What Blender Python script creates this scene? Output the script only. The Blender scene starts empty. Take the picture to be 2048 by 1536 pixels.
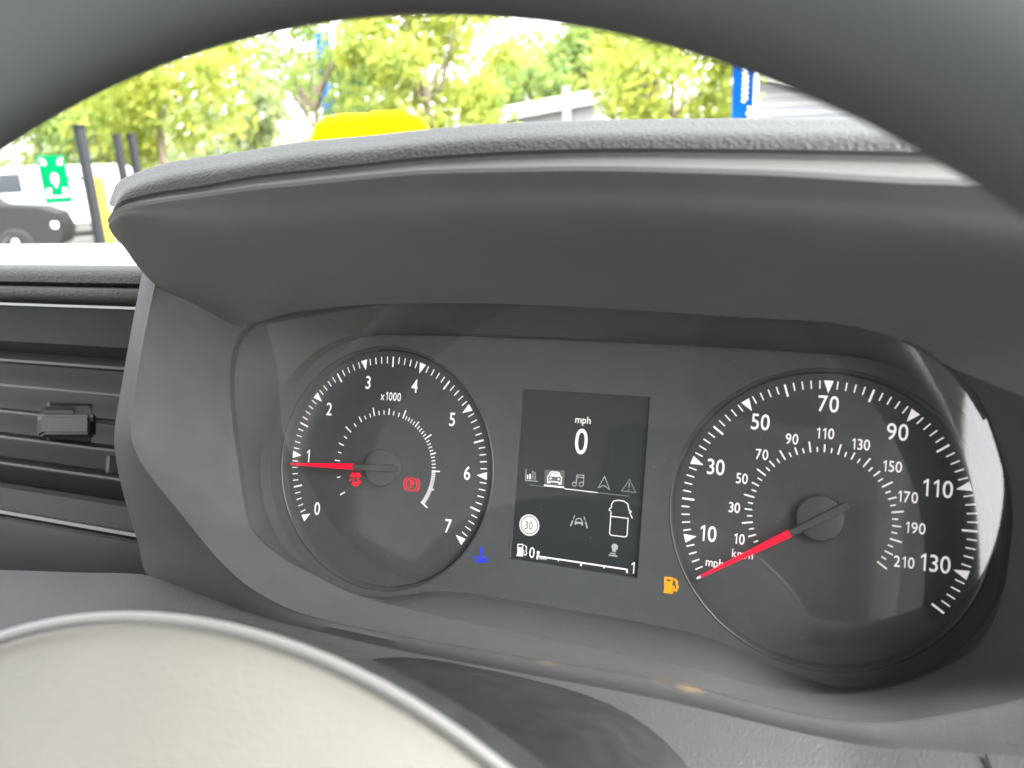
import bpy, bmesh, math, random
from mathutils import Vector, Matrix
R_ = math.radians
random.seed(7)
scene = bpy.context.scene
col = scene.collection

# ------------------------------------------------------------------ frames of reference
# cluster frame (mm): u right, v up along the dial faces, w out of the dials towards the driver
TILT = R_(18.6)
H0 = 1.35
ST, CT = math.sin(TILT), math.cos(TILT)
def c2w(u, v, w): return Vector((u*.001, (v*ST - w*CT)*.001, (v*CT + w*ST)*.001 + H0))
def d2w(u, v, w): return Vector((u, v*ST - w*CT, v*CT + w*ST))
def mm(x, y, z): return Vector((x*.001, y*.001, z*.001 + H0))       # upright mm frame, origin between the dials
CU, CV, CN = d2w(1, 0, 0), d2w(0, 1, 0), d2w(0, 0, 1)
CAMU = (79.7, 29.766, 282.316)
RT, DN, FW = (0.929759, 0.075511, -0.360343), (0.06075, -0.996791, -0.052132), (-0.363123, 0.02658, -0.931362)
FPX = 1555.0
CAMW = c2w(*CAMU)
def raydir(px, py):
    a, b = (px - 1024)/FPX, (py - 768)/FPX
    return tuple(RT[i]*a + DN[i]*b + FW[i] for i in range(3))
def uvat(px, py, w=0.0):                                            # survey of the photo: sight line cut with the plane at depth w
    d = raydir(px, py); k = (w - CAMU[2])/d[2]
    return CAMU[0] + k*d[0], CAMU[1] + k*d[1], w
def at(px, py, w=0.0): return c2w(*uvat(px, py, w))
def far(px, py, dist):                                              # sight line at a horizontal distance in metres
    d = d2w(*raydir(px, py)); k = dist/math.hypot(d.x, d.y)
    return CAMW + d*k

# ------------------------------------------------------------------ camera, sky, sun, exposure
EXPO = 3.68
EM = 1/2**EXPO
cam = bpy.data.cameras.new('camera'); camo = bpy.data.objects.new('camera', cam); col.objects.link(camo)
rx, ry, rz = d2w(*RT), -d2w(*DN), -d2w(*FW)
camo.matrix_world = Matrix(((rx.x, ry.x, rz.x, CAMW.x), (rx.y, ry.y, rz.y, CAMW.y), (rx.z, ry.z, rz.z, CAMW.z), (0, 0, 0, 1)))
cam.sensor_width = 36; cam.lens = 36*FPX/2048; cam.clip_start = .005; cam.clip_end = 3000
cam.dof.use_dof = True; cam.dof.focus_distance = .318; cam.dof.aperture_fstop = cam.lens/2.1
scene.camera = camo

SUN_AZ, SUN_EL = R_(105), R_(50)
world = bpy.data.worlds.new('World'); scene.world = world; world.use_nodes = True
wn = world.node_tree; bg = wn.nodes['Background']
sky = wn.nodes.new('ShaderNodeTexSky'); sky.sky_type = 'NISHITA'; sky.sun_disc = False
sky.sun_elevation = SUN_EL; sky.sun_rotation = SUN_AZ; sky.air_density = 1.0; sky.dust_density = 4.0; sky.ozone_density = .6
hs = wn.nodes.new('ShaderNodeHueSaturation'); hs.inputs['Saturation'].default_value = .12      # thin bright cloud: the sky is almost white
wn.links.new(sky.outputs[0], hs.inputs['Color']); wn.links.new(hs.outputs[0], bg.inputs[0]); bg.inputs[1].default_value = .15
sl = bpy.data.lights.new('sun', 'SUN'); sl.energy = .6; sl.angle = R_(14); sl.color = (1, .97, .92)
so = bpy.data.objects.new('sun', sl); col.objects.link(so)
sdir = Vector((math.sin(SUN_AZ)*math.cos(SUN_EL), math.cos(SUN_AZ)*math.cos(SUN_EL), math.sin(SUN_EL)))
so.rotation_euler = sdir.to_track_quat('Z', 'Y').to_euler(); so.location = (0, 0, 30)
vs = scene.view_settings; vs.view_transform = 'Standard'; vs.look = 'None'; vs.exposure = EXPO; vs.gamma = 1; vs.use_curve_mapping = False
try:
    scene.cycles.use_denoising = True; scene.cycles.max_bounces = 6; scene.cycles.diffuse_bounces = 3; scene.cycles.glossy_bounces = 3; scene.cycles.transparent_max_bounces = 12
    scene.cycles.sample_clamp_indirect = 6
except Exception: pass

# ------------------------------------------------------------------ materials
M = {}
def mat(name, colr, rough=.5, spec=.5, metal=0., bump=None, var=0., emit=0., emitcol=None, trans=0., varscale=40.):
    m = bpy.data.materials.new(name); m.use_nodes = True; nt = m.node_tree; b = nt.nodes['Principled BSDF']
    b.inputs['Base Color'].default_value = (*colr, 1); b.inputs['Roughness'].default_value = rough
    b.inputs['Specular IOR Level'].default_value = spec; b.inputs['Metallic'].default_value = metal
    tc = nt.nodes.new('ShaderNodeTexCoord')
    if emit:
        b.inputs['Emission Color'].default_value = (*(emitcol or colr), 1); b.inputs['Emission Strength'].default_value = emit
    if var:
        n = nt.nodes.new('ShaderNodeTexNoise'); n.inputs['Scale'].default_value = varscale; n.inputs['Detail'].default_value = 6
        r = nt.nodes.new('ShaderNodeMapRange'); r.inputs[1].default_value = .3; r.inputs[2].default_value = .7
        r.inputs[3].default_value = 1 - var; r.inputs[4].default_value = 1 + var
        x = nt.nodes.new('ShaderNodeMix'); x.data_type = 'RGBA'; x.blend_type = 'MULTIPLY'; x.inputs[0].default_value = 1
        x.inputs[6].default_value = (*colr, 1)
        nt.links.new(tc.outputs['Object'], n.inputs['Vector']); nt.links.new(n.outputs[0], r.inputs[0])
        nt.links.new(r.outputs[0], x.inputs[7]); nt.links.new(x.outputs[2], b.inputs['Base Color'])
    if bump:
        kind, scale, strength, dist = bump
        if kind == 'leather':
            v = nt.nodes.new('ShaderNodeTexVoronoi'); v.feature = 'F1'; v.inputs['Scale'].default_value = scale
            nz = nt.nodes.new('ShaderNodeTexNoise'); nz.inputs['Scale'].default_value = scale*.6
            mx = nt.nodes.new('ShaderNodeVectorMath'); mx.operation = 'MULTIPLY_ADD'
            mx.inputs[1].default_value = (.0016,)*3
            nt.links.new(tc.outputs['Object'], nz.inputs['Vector']); nt.links.new(nz.outputs['Color'], mx.inputs[0]); nt.links.new(tc.outputs['Object'], mx.inputs[2])
            nt.links.new(mx.outputs[0], v.inputs['Vector']); h = v.outputs['Distance']
        else:
            v = nt.nodes.new('ShaderNodeTexNoise'); v.inputs['Scale'].default_value = scale; v.inputs['Detail'].default_value = 4
            nt.links.new(tc.outputs['Object'], v.inputs['Vector']); h = v.outputs[0]
        bp = nt.nodes.new('ShaderNodeBump'); bp.inputs['Strength'].default_value = strength; bp.inputs['Distance'].default_value = dist
        nt.links.new(h, bp.inputs['Height']); nt.links.new(bp.outputs[0], b.inputs['Normal'])
    M[name] = m
    return m
mat('binnacle', (.049, .0505, .0505), .62, .22, bump=('leather', 1500, .28, .00022), var=.07, varscale=90)
mat('hoodface', (.092, .0965, .094), .7, .3, bump=('noise', 2600, .2, .0003), var=.04, varscale=60)
mat('lip', (.092, .096, .092), .6, .25, bump=('noise', 2600, .2, .0003))
mat('leather', (.050, .053, .051), .58, .2, bump=('leather', 800, .7, .0005), var=.05)
mat('finegrain', (.05, .051, .05), .6, .25, bump=('leather', 1100, .35, .0003), var=.05)
mat('shelf', (.038, .0395, .041), .58, .3, bump=('leather', 1300, .4, .0003), var=.05)
mat('dashtop', (.16, .16, .155), .38, .6, bump=('leather', 520, .3, .0004))
mat('ventdark', (.02, .021, .02), .5, .4)
mat('slat', (.09, .09, .088), .5, .4, var=.08, varscale=300)
mat('ventpanel', (.037, .039, .038), .55, .2, var=.05)
mat('trimline', (.14, .14, .135), .28, .5, metal=.6)
mat('face', (.088, .092, .094), .7, .25, var=.04, varscale=120)
mat('wall', (.082, .085, .086), .55, .35)
mat('dial', (.072, .075, .077), .62, .3, var=.05, varscale=150)
mat('dialring', (.06, .063, .065), .22, .5)
mat('hub', (.075, .075, .076), .4, .4)
mat('print', (.8, .78, .78), .6, .2, emit=.62*EM, emitcol=(1, .95, .95))
mat('needle', (.5, .005, .02), .5, .3, emit=.85*EM, emitcol=(1, 0, .035))
mat('screen', (.021, .0235, .0245), .4, .3, emit=.025*EM, emitcol=(.78, .9, .92))
def glow(name, c, s): return mat(name, tuple(.02 + .4*k*min(1, s) for k in c), .7, .1, emit=s*EM, emitcol=c)
glow('lcd', (1, .985, .95), .9); glow('lcdmid', (.95, 1, .97), .42); glow('lcddim', (.9, 1, .97), .24); glow('lcdbox', (.9, .95, .9), .12); glow('lcdgrey', (1, .95, .93), .13)
glow('red', (1, .0, .02), 1.4); glow('blue', (.0, .03, 1), 1.3); glow('amber', (1, .40, 0), .95)
mat('rim', (.056, .062, .060), .55, .35, bump=('leather', 900, .08, .0003))
mat('pad', (.128, .125, .112), .5, .35, bump=('leather', 900, .3, .0003), var=.03)
mat('chrome', (.17, .17, .165), .35, .4, metal=.3)
mat('cowl', (.020, .0215, .0215), .62, .14, var=.25, varscale=160)
mat('gap', (.012, .012, .012), .8, .1)
mat('lining', (.40, .40, .385), .9, .1)
mat('addedpanel', (.7, .7, .68), .7, .2)
mat('seatcloth', (.10, .10, .105), .9, .1)

def stain_binnacle():
    m = M['binnacle'].copy(); m.name = 'ledge'; nt = m.node_tree; b = nt.nodes['Principled BSDF']
    src = b.inputs['Base Color'].links[0].from_socket
    tc = nt.nodes.new('ShaderNodeTexCoord')
    fac = None
    for (px, py, w, rad, sx, amp) in ((1375, 1371, 65, 4.2, 2.6, .9), (1338, 1352, 65, 2.5, 2.0, .45), (1092, 1324, 65, 2.6, 1.6, .4), (1402, 1381, 65, 2.2, 2.2, .8)):
        c = at(px, py, w) - BIN0
        s = nt.nodes.new('ShaderNodeVectorMath'); s.operation = 'SUBTRACT'; s.inputs[1].default_value = c
        k = nt.nodes.new('ShaderNodeVectorMath'); k.operation = 'MULTIPLY'; k.inputs[1].default_value = (1/(rad*.001*sx), 1/(rad*.0006), 1/(rad*.0006))
        l = nt.nodes.new('ShaderNodeVectorMath'); l.operation = 'LENGTH'
        r = nt.nodes.new('ShaderNodeMapRange'); r.inputs[1].default_value = 1; r.inputs[2].default_value = 0; r.inputs[3].default_value = 0; r.inputs[4].default_value = amp
        nt.links.new(tc.outputs['Object'], s.inputs[0]); nt.links.new(s.outputs[0], k.inputs[0]); nt.links.new(k.outputs[0], l.inputs[0]); nt.links.new(l.outputs['Value'], r.inputs[0])
        if fac is None: fac = r.outputs[0]
        else:
            a = nt.nodes.new('ShaderNodeMath'); a.operation = 'MAXIMUM'; nt.links.new(fac, a.inputs[0]); nt.links.new(r.outputs[0], a.inputs[1]); fac = a.outputs[0]
    mp = nt.nodes.new('ShaderNodeMapping'); mp.inputs['Scale'].default_value = (.35, 1.6, 1.6)
    n = nt.nodes.new('ShaderNodeTexNoise'); n.inputs['Scale'].default_value = 420; n.inputs['Detail'].default_value = 8
    rr = nt.nodes.new('ShaderNodeMapRange'); rr.inputs[1].default_value = .40; rr.inputs[2].default_value = .62
    nt.links.new(tc.outputs['Object'], mp.inputs[0]); nt.links.new(mp.outputs[0], n.inputs['Vector']); nt.links.new(n.outputs[0], rr.inputs[0])
    a = nt.nodes.new('ShaderNodeMath'); a.operation = 'MULTIPLY'; nt.links.new(fac, a.inputs[0]); nt.links.new(rr.outputs[0], a.inputs[1])
    x = nt.nodes.new('ShaderNodeMix'); x.data_type = 'RGBA'; nt.links.new(a.outputs[0], x.inputs[0]); nt.links.new(src, x.inputs[6]); x.inputs[7].default_value = (.20, .13, .065, 1)
    nt.links.new(x.outputs[2], b.inputs['Base Color'])
    return m

def lens_material():
    m = bpy.data.materials.new('cover_lens'); m.use_nodes = True; nt = m.node_tree; nt.nodes.clear()
    o = nt.nodes.new('ShaderNodeOutputMaterial'); tr = nt.nodes.new('ShaderNodeBsdfTransparent'); gl = nt.nodes.new('ShaderNodeBsdfGlossy')
    gl.inputs['Roughness'].default_value = .045; tr.inputs[0].default_value = (.97, .975, .97, 1)
    fr = nt.nodes.new('ShaderNodeFresnel'); fr.inputs['IOR'].default_value = 1.5
    k = nt.nodes.new('ShaderNodeMath'); k.operation = 'MULTIPLY'; k.inputs[1].default_value = 2.0; k.use_clamp = True
    mx = nt.nodes.new('ShaderNodeMixShader')
    nt.links.new(fr.outputs[0], k.inputs[0]); nt.links.new(k.outputs[0], mx.inputs[0]); nt.links.new(tr.outputs[0], mx.inputs[1]); nt.links.new(gl.outputs[0], mx.inputs[2])
    nt.links.new(mx.outputs[0], o.inputs[0]); M['lens'] = m
lens_material()

# ------------------------------------------------------------------ object helpers
ROOT = {}
def tag(o, label=None, cat=None, group=None, kind=None):
    if label: o['label'] = label
    if cat: o['category'] = cat
    if group: o['group'] = group
    if kind: o['kind'] = kind
    return o
def thing(name, label, cat, loc, group=None):
    o = bpy.data.objects.new(name, None); col.objects.link(o); o.location = loc; o.empty_display_size = .02
    o['_b'] = tuple(loc)
    return tag(o, label, cat, group)
def base(parent): return Vector(parent['_b']) if parent is not None else Vector((0, 0, 0))
def mesh(name, verts, faces, m, parent=None, smooth=True, sharp=38, fix=False):
    b = base(parent)
    me = bpy.data.meshes.new(name); me.from_pydata([tuple(Vector(v) - b) for v in verts], [], faces)
    if fix:
        bm = bmesh.new(); bm.from_mesh(me); bmesh.ops.remove_doubles(bm, verts=bm.verts, dist=1e-6); bmesh.ops.recalc_face_normals(bm, faces=bm.faces); bm.to_mesh(me); bm.free()
    return fin(name, me, m, parent, smooth, sharp)
def fin(name, me, m, parent, smooth=True, sharp=38):
    me.materials.append(M[m] if isinstance(m, str) else m)
    if smooth:
        me.polygons.foreach_set('use_smooth', [True]*len(me.polygons))
        if sharp: me.set_sharp_from_angle(angle=R_(sharp))
    me.update()
    o = bpy.data.objects.new(name, me); col.objects.link(o)
    if parent is not None:
        o.parent = parent; o['_b'] = tuple(base(parent))
    return o
def inst(name, me, mtx, parent):                                    # a placed copy of shared mesh data
    o = bpy.data.objects.new(name, me); col.objects.link(o); o.parent = parent
    mtx = mtx.copy(); mtx.translation = mtx.translation - base(parent); o.matrix_basis = mtx
    o['_b'] = tuple(base(parent))
    return o
def crom(P, n, closed=False):
    P = [Vector(p) for p in P]; N = len(P)
    L = [0.0]
    idx = range(N if closed else N-1)
    for i in idx: L.append(L[-1] + (P[(i+1) % N] - P[i]).length)
    out = []
    cnt = n if closed else n-1
    j = 0
    for k in range(n):
        s = L[-1]*k/cnt
        while j < len(L)-2 and s > L[j+1]: j += 1
        t = (s - L[j])/max(1e-9, L[j+1]-L[j])
        if closed: p0, p1, p2, p3 = P[(j-1) % N], P[j % N], P[(j+1) % N], P[(j+2) % N]
        else: p0, p1, p2, p3 = P[max(0, j-1)], P[j], P[min(N-1, j+1)], P[min(N-1, j+2)]
        out.append(.5*((2*p1) + (p2-p0)*t + (2*p0-5*p1+4*p2-p3)*t*t + (3*p1-p0-3*p2+p3)*t**3))
    return out
def cromu(P, sub):                                                  # uniform: keeps index matching between curves
    P = [Vector(p) for p in P]; N = len(P); out = []
    for j in range(N-1):
        p0, p1, p2, p3 = P[max(0, j-1)], P[j], P[j+1], P[min(N-1, j+2)]
        for k in range(sub):
            t = k/sub
            out.append(.5*((2*p1) + (p2-p0)*t + (2*p0-5*p1+4*p2-p3)*t*t + (3*p1-p0-3*p2+p3)*t**3))
    out.append(P[-1]); return out
def grid(curves, closed=False):
    n = len(curves[0]); V = [p for c in curves for p in c]; F = []
    for i in range(len(curves)-1):
        for j in range(n if closed else n-1):
            a, b = i*n+j, i*n+(j+1) % n
            F.append((a, b, b+n, a+n))
    return V, F
def cross_smooth(curves, sub):
    n = len(curves[0]); cols = [cromu([c[j] for c in curves], sub) for j in range(n)]
    return [[cols[j][i] for j in range(n)] for i in range(len(cols[0]))]
def box_v(c, ax, ay, az, hx, hy, hz, taper=1.0):
    V = []
    for z in (-1, 1):
        s = taper if z > 0 else 1
        for x, y in ((-1, -1), (1, -1), (1, 1), (-1, 1)): V.append(c + ax*(x*hx*s) + ay*(y*hy*s) + az*(z*hz))
    return V, [(3, 2, 1, 0), (4, 5, 6, 7), (0, 1, 5, 4), (1, 2, 6, 5), (2, 3, 7, 6), (3, 0, 4, 7)]
def box(name, c, half, m, parent, rotz=0, bevel=0, taper=1.0, axes=None):
    ax, ay, az = axes or (Vector((math.cos(rotz), math.sin(rotz), 0)), Vector((-math.sin(rotz), math.cos(rotz), 0)), Vector((0, 0, 1)))
    V, F = box_v(Vector(c), ax, ay, az, *half, taper)
    o = mesh(name, V, F, m, parent, smooth=False)
    if bevel:
        bm = bmesh.new(); bm.from_mesh(o.data); bmesh.ops.bevel(bm, geom=bm.edges, offset=bevel, segments=3, affect='EDGES', profile=.5); bm.to_mesh(o.data); bm.free()
        o.data.polygons.foreach_set('use_smooth', [True]*len(o.data.polygons)); o.data.set_sharp_from_angle(angle=R_(40))
    return o
def tube(path, r, n=10, closed=False, cap=True):
    P = [Vector(p) for p in path]; N = len(P); V = []; F = []
    rr = r if isinstance(r, (list, tuple)) else [r]*N
    t0 = None; nrm = None
    for i in range(N):
        a = P[(i+1) % N] if (closed or i < N-1) else P[i]; b = P[i-1] if (closed or i > 0) else P[i]
        t = (a-b).normalized()
        if nrm is None: nrm = t.orthogonal().normalized()
        else: nrm = (nrm - t*nrm.dot(t)).normalized()
        bn = t.cross(nrm)
        for k in range(n): q = 2*math.pi*k/n; V.append(P[i] + (nrm*math.cos(q) + bn*math.sin(q))*rr[i])
    for i in range(N if closed else N-1):
        for k in range(n): F.append((i*n+k, i*n+(k+1) % n, ((i+1) % N)*n+(k+1) % n, ((i+1) % N)*n+k))
    if cap and not closed: F += [tuple(range(n))[::-1], tuple((N-1)*n+k for k in range(n))]
    return V, F
def curve_mesh(name, loops, extrude, bevel=0.0):                    # filled 2-D outlines with holes, in mm -> mesh data in metres
    cu = bpy.data.curves.new(name, 'CURVE'); cu.dimensions = '2D'; cu.fill_mode = 'BOTH'; cu.extrude = extrude; cu.bevel_depth = bevel; cu.bevel_resolution = 2
    for L in loops:
        s = cu.splines.new('POLY'); s.points.add(len(L)-1); s.use_cyclic_u = True
        for i, p in enumerate(L): s.points[i].co = (p[0]*.001, p[1]*.001, 0, 1)
    o = bpy.data.objects.new(name, cu); col.objects.link(o)
    dg = bpy.context.evaluated_depsgraph_get(); me = bpy.data.meshes.new_from_object(o.evaluated_get(dg))
    bpy.data.objects.remove(o); bpy.data.curves.remove(cu); me.name = name
    return me
TXT = {}
GLY = {}
def glyph(ch):                                                      # one character: verts scaled to cap height 1, x from 0
    if ch in GLY: return GLY[ch]
    if ch == '1':
        V = [(.30, 0), (.43, 0), (.43, 1), (.325, 1), (.10, .83), (.10, .70), (.30, .835)]; F = [(0, 1, 2, 6), (2, 3, 6), (3, 4, 5, 6)]; V = [(x, y) for x, y in V]
        GLY[ch] = (V, F, .53)
        return GLY[ch]
    cu = bpy.data.curves.new('lettering', 'FONT'); cu.body = ch; cu.size = 1; cu.resolution_u = 5; cu.offset = .006
    o = bpy.data.objects.new('lettering', cu); col.objects.link(o)
    dg = bpy.context.evaluated_depsgraph_get(); me = bpy.data.meshes.new_from_object(o.evaluated_get(dg))
    bpy.data.objects.remove(o); bpy.data.curves.remove(cu)
    k = 1/CAPH; xs = [v.co.x for v in me.vertices]; x0, x1 = min(xs), max(xs)
    V = [((v.co.x-x0)*k, v.co.y*k) for v in me.vertices]; F = [tuple(p.vertices) for p in me.polygons]; bpy.data.meshes.remove(me)
    if ch.isdigit():
        ys = [v[1] for v in V]; y0, y1 = min(ys), max(ys); V = [(x, (y-y0)/(y1-y0)) for x, y in V]
    GLY[ch] = (V, F, (x1-x0)*k)
    return GLY[ch]
CAPH = .7
def text_data(s, h, sx, m):                                          # h is the height of the figures (or of the whole word)
    key = (s, h, sx, m)
    if key in TXT: return TXT[key]
    V = []; F = []; x = 0
    for ch in s:
        v, f, wd = glyph(ch); b = len(V); cell = .13
        V += [(px+x, py) for px, py in v]; F += [tuple(b+i for i in q) for q in f]; x += wd + cell
    xs = [v[0] for v in V]; ys = [v[1] for v in V]; cx, cy = (min(xs)+max(xs))/2, (min(ys)+max(ys))/2; k = h*.001/(max(ys)-min(ys))
    me = bpy.data.meshes.new('lettering'); me.from_pydata([((a-cx)*k*sx, (b-cy)*k, 0) for a, b in V], [], F)
    me.materials.append(M[m]); TXT[key] = me
    return me
CM = Matrix(((CU.x, CV.x, CN.x), (CU.y, CV.y, CN.y), (CU.z, CV.z, CN.z))).to_4x4()
def cmtx(u, v, w, rot=0.0):
    m = CM @ Matrix.Rotation(rot, 4, 'Z'); m.translation = c2w(u, v, w); return m
def ribbon(P, wid, closed=False):
    P = [Vector((p[0], p[1])) for p in P]; N = len(P); V = []; F = []
    for i in range(N):
        a = P[i-1] if (i > 0 or closed) else None; b = P[(i+1) % N] if (i < N-1 or closed) else None
        d1 = (P[i]-a).normalized() if a is not None else None; d2 = (b-P[i]).normalized() if b is not None else None
        if d1 is None: d1 = d2
        if d2 is None: d2 = d1
        n1 = Vector((-d1.y, d1.x)); n2 = Vector((-d2.y, d2.x)); nn = n1+n2
        nn = nn.normalized() if nn.length > 1e-6 else n1
        k = wid/2/max(.5, nn.dot(n1)); V += [P[i]+nn*k, P[i]-nn*k]
    for i in range(N if closed else N-1):
        j = (i+1) % N; F.append((2*i, 2*i+1, 2*j+1, 2*j))
    return V, F
def circ(c, r, n=36, a0=0, a1=360, ry=None): 
    k = n if a1-a0 == 360 else n+1
    return [(c[0]+r*math.cos(R_(a0+(a1-a0)*i/n)), c[1]+(ry or r)*math.sin(R_(a0+(a1-a0)*i/n))) for i in range(k)]
class Print:                                                        # flat print or lit symbol on a cluster plane: strokes and fills in (u, v) mm
    def __init__(s, w): s.V = []; s.F = []; s.w = w; s.i = 0
    def add(s, V, F):
        b = len(s.V); w = s.w + s.i*.012; s.i += 1
        s.V += [c2w(p[0], p[1], w) for p in V]; s.F += [tuple(b+i for i in f) for f in F]; return s
    def stroke(s, P, wid, closed=False): return s.add(*ribbon(P, wid, closed))
    def fill(s, P): return s.add(P, [tuple(range(len(P)))])
    def ring(s, c, r, wid, n=36, a0=0, a1=360): return s.stroke(circ(c, r, n, a0, a1), wid, a1-a0 == 360)
    def build(s, name, m, parent): 
        o = mesh(name, s.V, s.F, m, parent, smooth=False)
        bm = bmesh.new(); bm.from_mesh(o.data); bmesh.ops.triangulate(bm, faces=[f for f in bm.faces if len(f.verts) > 4]); bm.to_mesh(o.data); bm.free()
        return o

# ------------------------------------------------------------------ setting: ground, cab shell behind the driver
def gmat():
    mat('asphalt', (.075, .073, .068), .9, .2, var=.12, varscale=.6)
gmat()
o = mesh('ground', [(-150, -60, 0), (150, -60, 0), (150, 240, 0), (-150, 240, 0)], [(0, 1, 2, 3)], 'asphalt', smooth=False); tag(o, kind='structure')
# unseen cab roof and rear wall: added to block sky light; the lens mirrors them
def slab(name, P, th, m):
    P = [Vector(p) for p in P]; n = (P[1]-P[0]).cross(P[3]-P[0]).normalized()*th
    o = mesh(name, P+[p+n for p in P], [(3, 2, 1, 0), (4, 5, 6, 7), (0, 1, 5, 4), (1, 2, 6, 5), (2, 3, 7, 6), (3, 0, 4, 7)], m, smooth=False); return tag(o, kind='structure')
slab('roof_lining', [(-1.35, .10, 1.98), (.5, .10, 1.98), (.5, -1.40, 2.06), (-1.35, -1.40, 2.06)], -.04, 'lining')
slab('cab_rear_wall', [(-1.35, -1.36, .6), (.5, -1.36, .6), (.5, -1.36, 2.16), (-1.35, -1.36, 2.16)], .03, 'lining')

slab('added_pillar_panel', [(.30, -1.20, .9), (.5, -1.05, .9), (.5, -1.05, 1.98), (.34, -1.20, 1.98)], .03, 'addedpanel')  # pale unseen panel at the pillar, added for a bright patch in the lens

# ------------------------------------------------------------------ dashboard
BIN0 = mm(0, 40, -140)
dash = thing('dashboard', 'charcoal grain-finish van dashboard with a deep hood over the instruments', 'dashboard', BIN0)
def px3(L, w=None): return [at(*(p if len(p) == 3 else (*p, w))) for p in L]
X17 = None
Hd = [(217,447),(232,428),(262,416),(326,405),(391,396),(500,381),(600,371),(705,361),(842,349),(1013,344),(1200,342),(1378,346),(1563,352),(1794,366),(1961,373),(2150,395),(2320,425),(2500,480)]
Hc = [(222,432),(236,415),(264,404),(327,391),(392,383),(500,366),(600,354),(705,343),(842,329),(1013,320),(1200,315),(1378,316),(1563,319),(1794,325),(1961,333),(2150,350),(2320,376),(2500,415)]
Hb = [(224,424),(238,406),(265,395),(327,382),(392,373),(500,353),(600,341),(705,329),(842,314),(1013,303),(1200,297),(1378,297),(1563,299),(1794,303),(1961,309),(2150,322),(2320,345),(2500,378)]
Ha = [(228,410),(233,388),(252,358),(326,329),(391,316),(500,301),(616,282),(739,271),(859,258),(1013,246),(1200,240),(1378,237),(1563,236),(1794,238),(1961,243),(2150,255),(2320,275),(2500,300)]
Hm = [tuple(.45*a+.55*b for a, b in zip(p, q)) for p, q in zip(Ha, Hb)]
SUB = 7
ca = cromu(px3(Ha, 64), SUB); cm_ = cromu(px3(Hm, 83), SUB); cb = cromu(px3(Hb, 91.5), SUB); cc = cromu(px3(Hc, 90), SUB); cd = cromu(px3(Hd, 97), SUB)
def shift(C, dy, dz, dx=0): return [p + Vector((dx*.001, dy*.001, dz*.001)) for p in C]
back1 = shift(ca, 28, -3, 3); back2 = shift(ca, 70, -22, 8); back3 = shift(ca, 95, -60, 12)
cm2 = cromu(px3([tuple(.45*a+.55*b for a, b in zip(p, q)) for p, q in zip(Ha, Hb)], 89.5), SUB)
cm1 = cromu(px3([tuple(.75*a+.25*b for a, b in zip(p, q)) for p, q in zip(Ha, Hb)], 80), SUB)
prof = cross_smooth([back3, back2, back1, ca, cm1, cm2, cb], 4)
hp = mesh('hood_pad', *grid(prof), 'leather', dash)
tag(hp, 'padded grain-finish roll along the top of the hood')
cb2 = shift(cb, 1.2, -.8)
V, F = grid([cb, cb2, cc]); mesh('hood_groove', V, F, 'hoodface', dash)
# ledge with a softly rounded edge
def lerp(A, B, t): return [a.lerp(b, t) for a, b in zip(A, B)]
K = [(216,453,97),(226,470,93),(248,494,87),(276,533,78),(312,570,68),(365,601,57),(417,630,47),(469,652,38),(521,644,33),(600,625,32),(760,609,32),(1000,608,32),(1250,620,32),(1500,636,32),(1660,646,32),(1800,680,32),(1900,735,34)]
Km = [(217,450,98),(228,440,97),(252,434,96),(300,440,94),(360,452,92),(440,465,88),(540,462,86),(660,456,85),(800,450,85),(980,446,85),(1200,447,85),(1400,452,85),(1600,460,85),(1800,474,85),(1960,490,85),(2150,520,85),(2320,600,82),(2500,680,80)]
K = K[:-2] + [(1800,678,32),(1905,736,34),(2140,830,62)]
ck = cromu(px3(K), SUB); ckm = cromu(px3(Km), SUB)
lip = [cc, lerp(cc, cd, .6), [p + Vector((0, -.0006, .0008)) for p in lerp(cc, cd, .88)], cd]
V, F = grid(lip); mesh('hood_ledge', V, F, 'lip', dash)
under = cross_smooth([cd, lerp(cd, ckm, .35), ckm, lerp(ckm, ck, .5), ck], 5)
mesh('hood_underside', *grid(under), 'hoodface', dash)
# surround between the cover lens and the outer crease
LENS = [(560,630),(521,646),(484,684),(471,736),(469,783),(475,850),(482,905),(490,965),(500,1035),(514,1068),(560,1110),(610,1138),(660,1165),(720,1192),(850,1226),(1000,1258),(1200,1300),(1400,1340),(1500,1368),(1600,1385),(1680,1389),(1760,1379),(1850,1352),(1930,1312),(1975,1265),(2002,1200),(2020,1100),(2025,1000),(2003,900),(1962,800),(1900,735),(1800,680)]
CRE = [(330,520,58),(312,562,66),(297,630,70),(283,700,74),(272,770,76),(261,850,78),(271,903,78),(300,952,77),(345,1007,75),(392,1065,72),(440,1122,70),(500,1175,68),(580,1218,66),(671,1245,65),(805,1272,65),(1000,1306,65),(1190,1337,65),(1358,1365,65),(1480,1398,65),(1600,1427,65),(1690,1441,65),(1768,1445,65),(1880,1431,66),(2048,1396,68),(2180,1330,71),(2280,1220,74),(2330,1080,76),(2345,940,78),(2330,800,72),(2280,660,64),(2200,560,57),(2100,500,52)]
OUT = [(300,500,52),(284,549,56),(270,620,57),(257,690,57),(244,765,57),(229,860,57),(232,919,57),(246,985,57),(262,1040,57),(278,1092,57),(299,1153,58),(400,1190,62),(500,1227,63),(600,1257,64),(790,1301,64),(1000,1342,64),(1190,1377,64),(1358,1411,64),(1480,1440,64),(1600,1469,64),(1690,1486,64),(1768,1495,65),(1880,1504,66),(2048,1516,68),(2200,1500,70),(2400,1300,72),(2460,1100,74),(2480,940,76),(2460,800,70),(2400,660,62),(2300,540,55),(2150,480,50)]
LW = 32
cl = cromu(px3(LENS, LW), 5); cr = cromu(px3(CRE), 5); co = cromu(px3(OUT), 5)
mid = lerp(cl, cr, .5)
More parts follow.
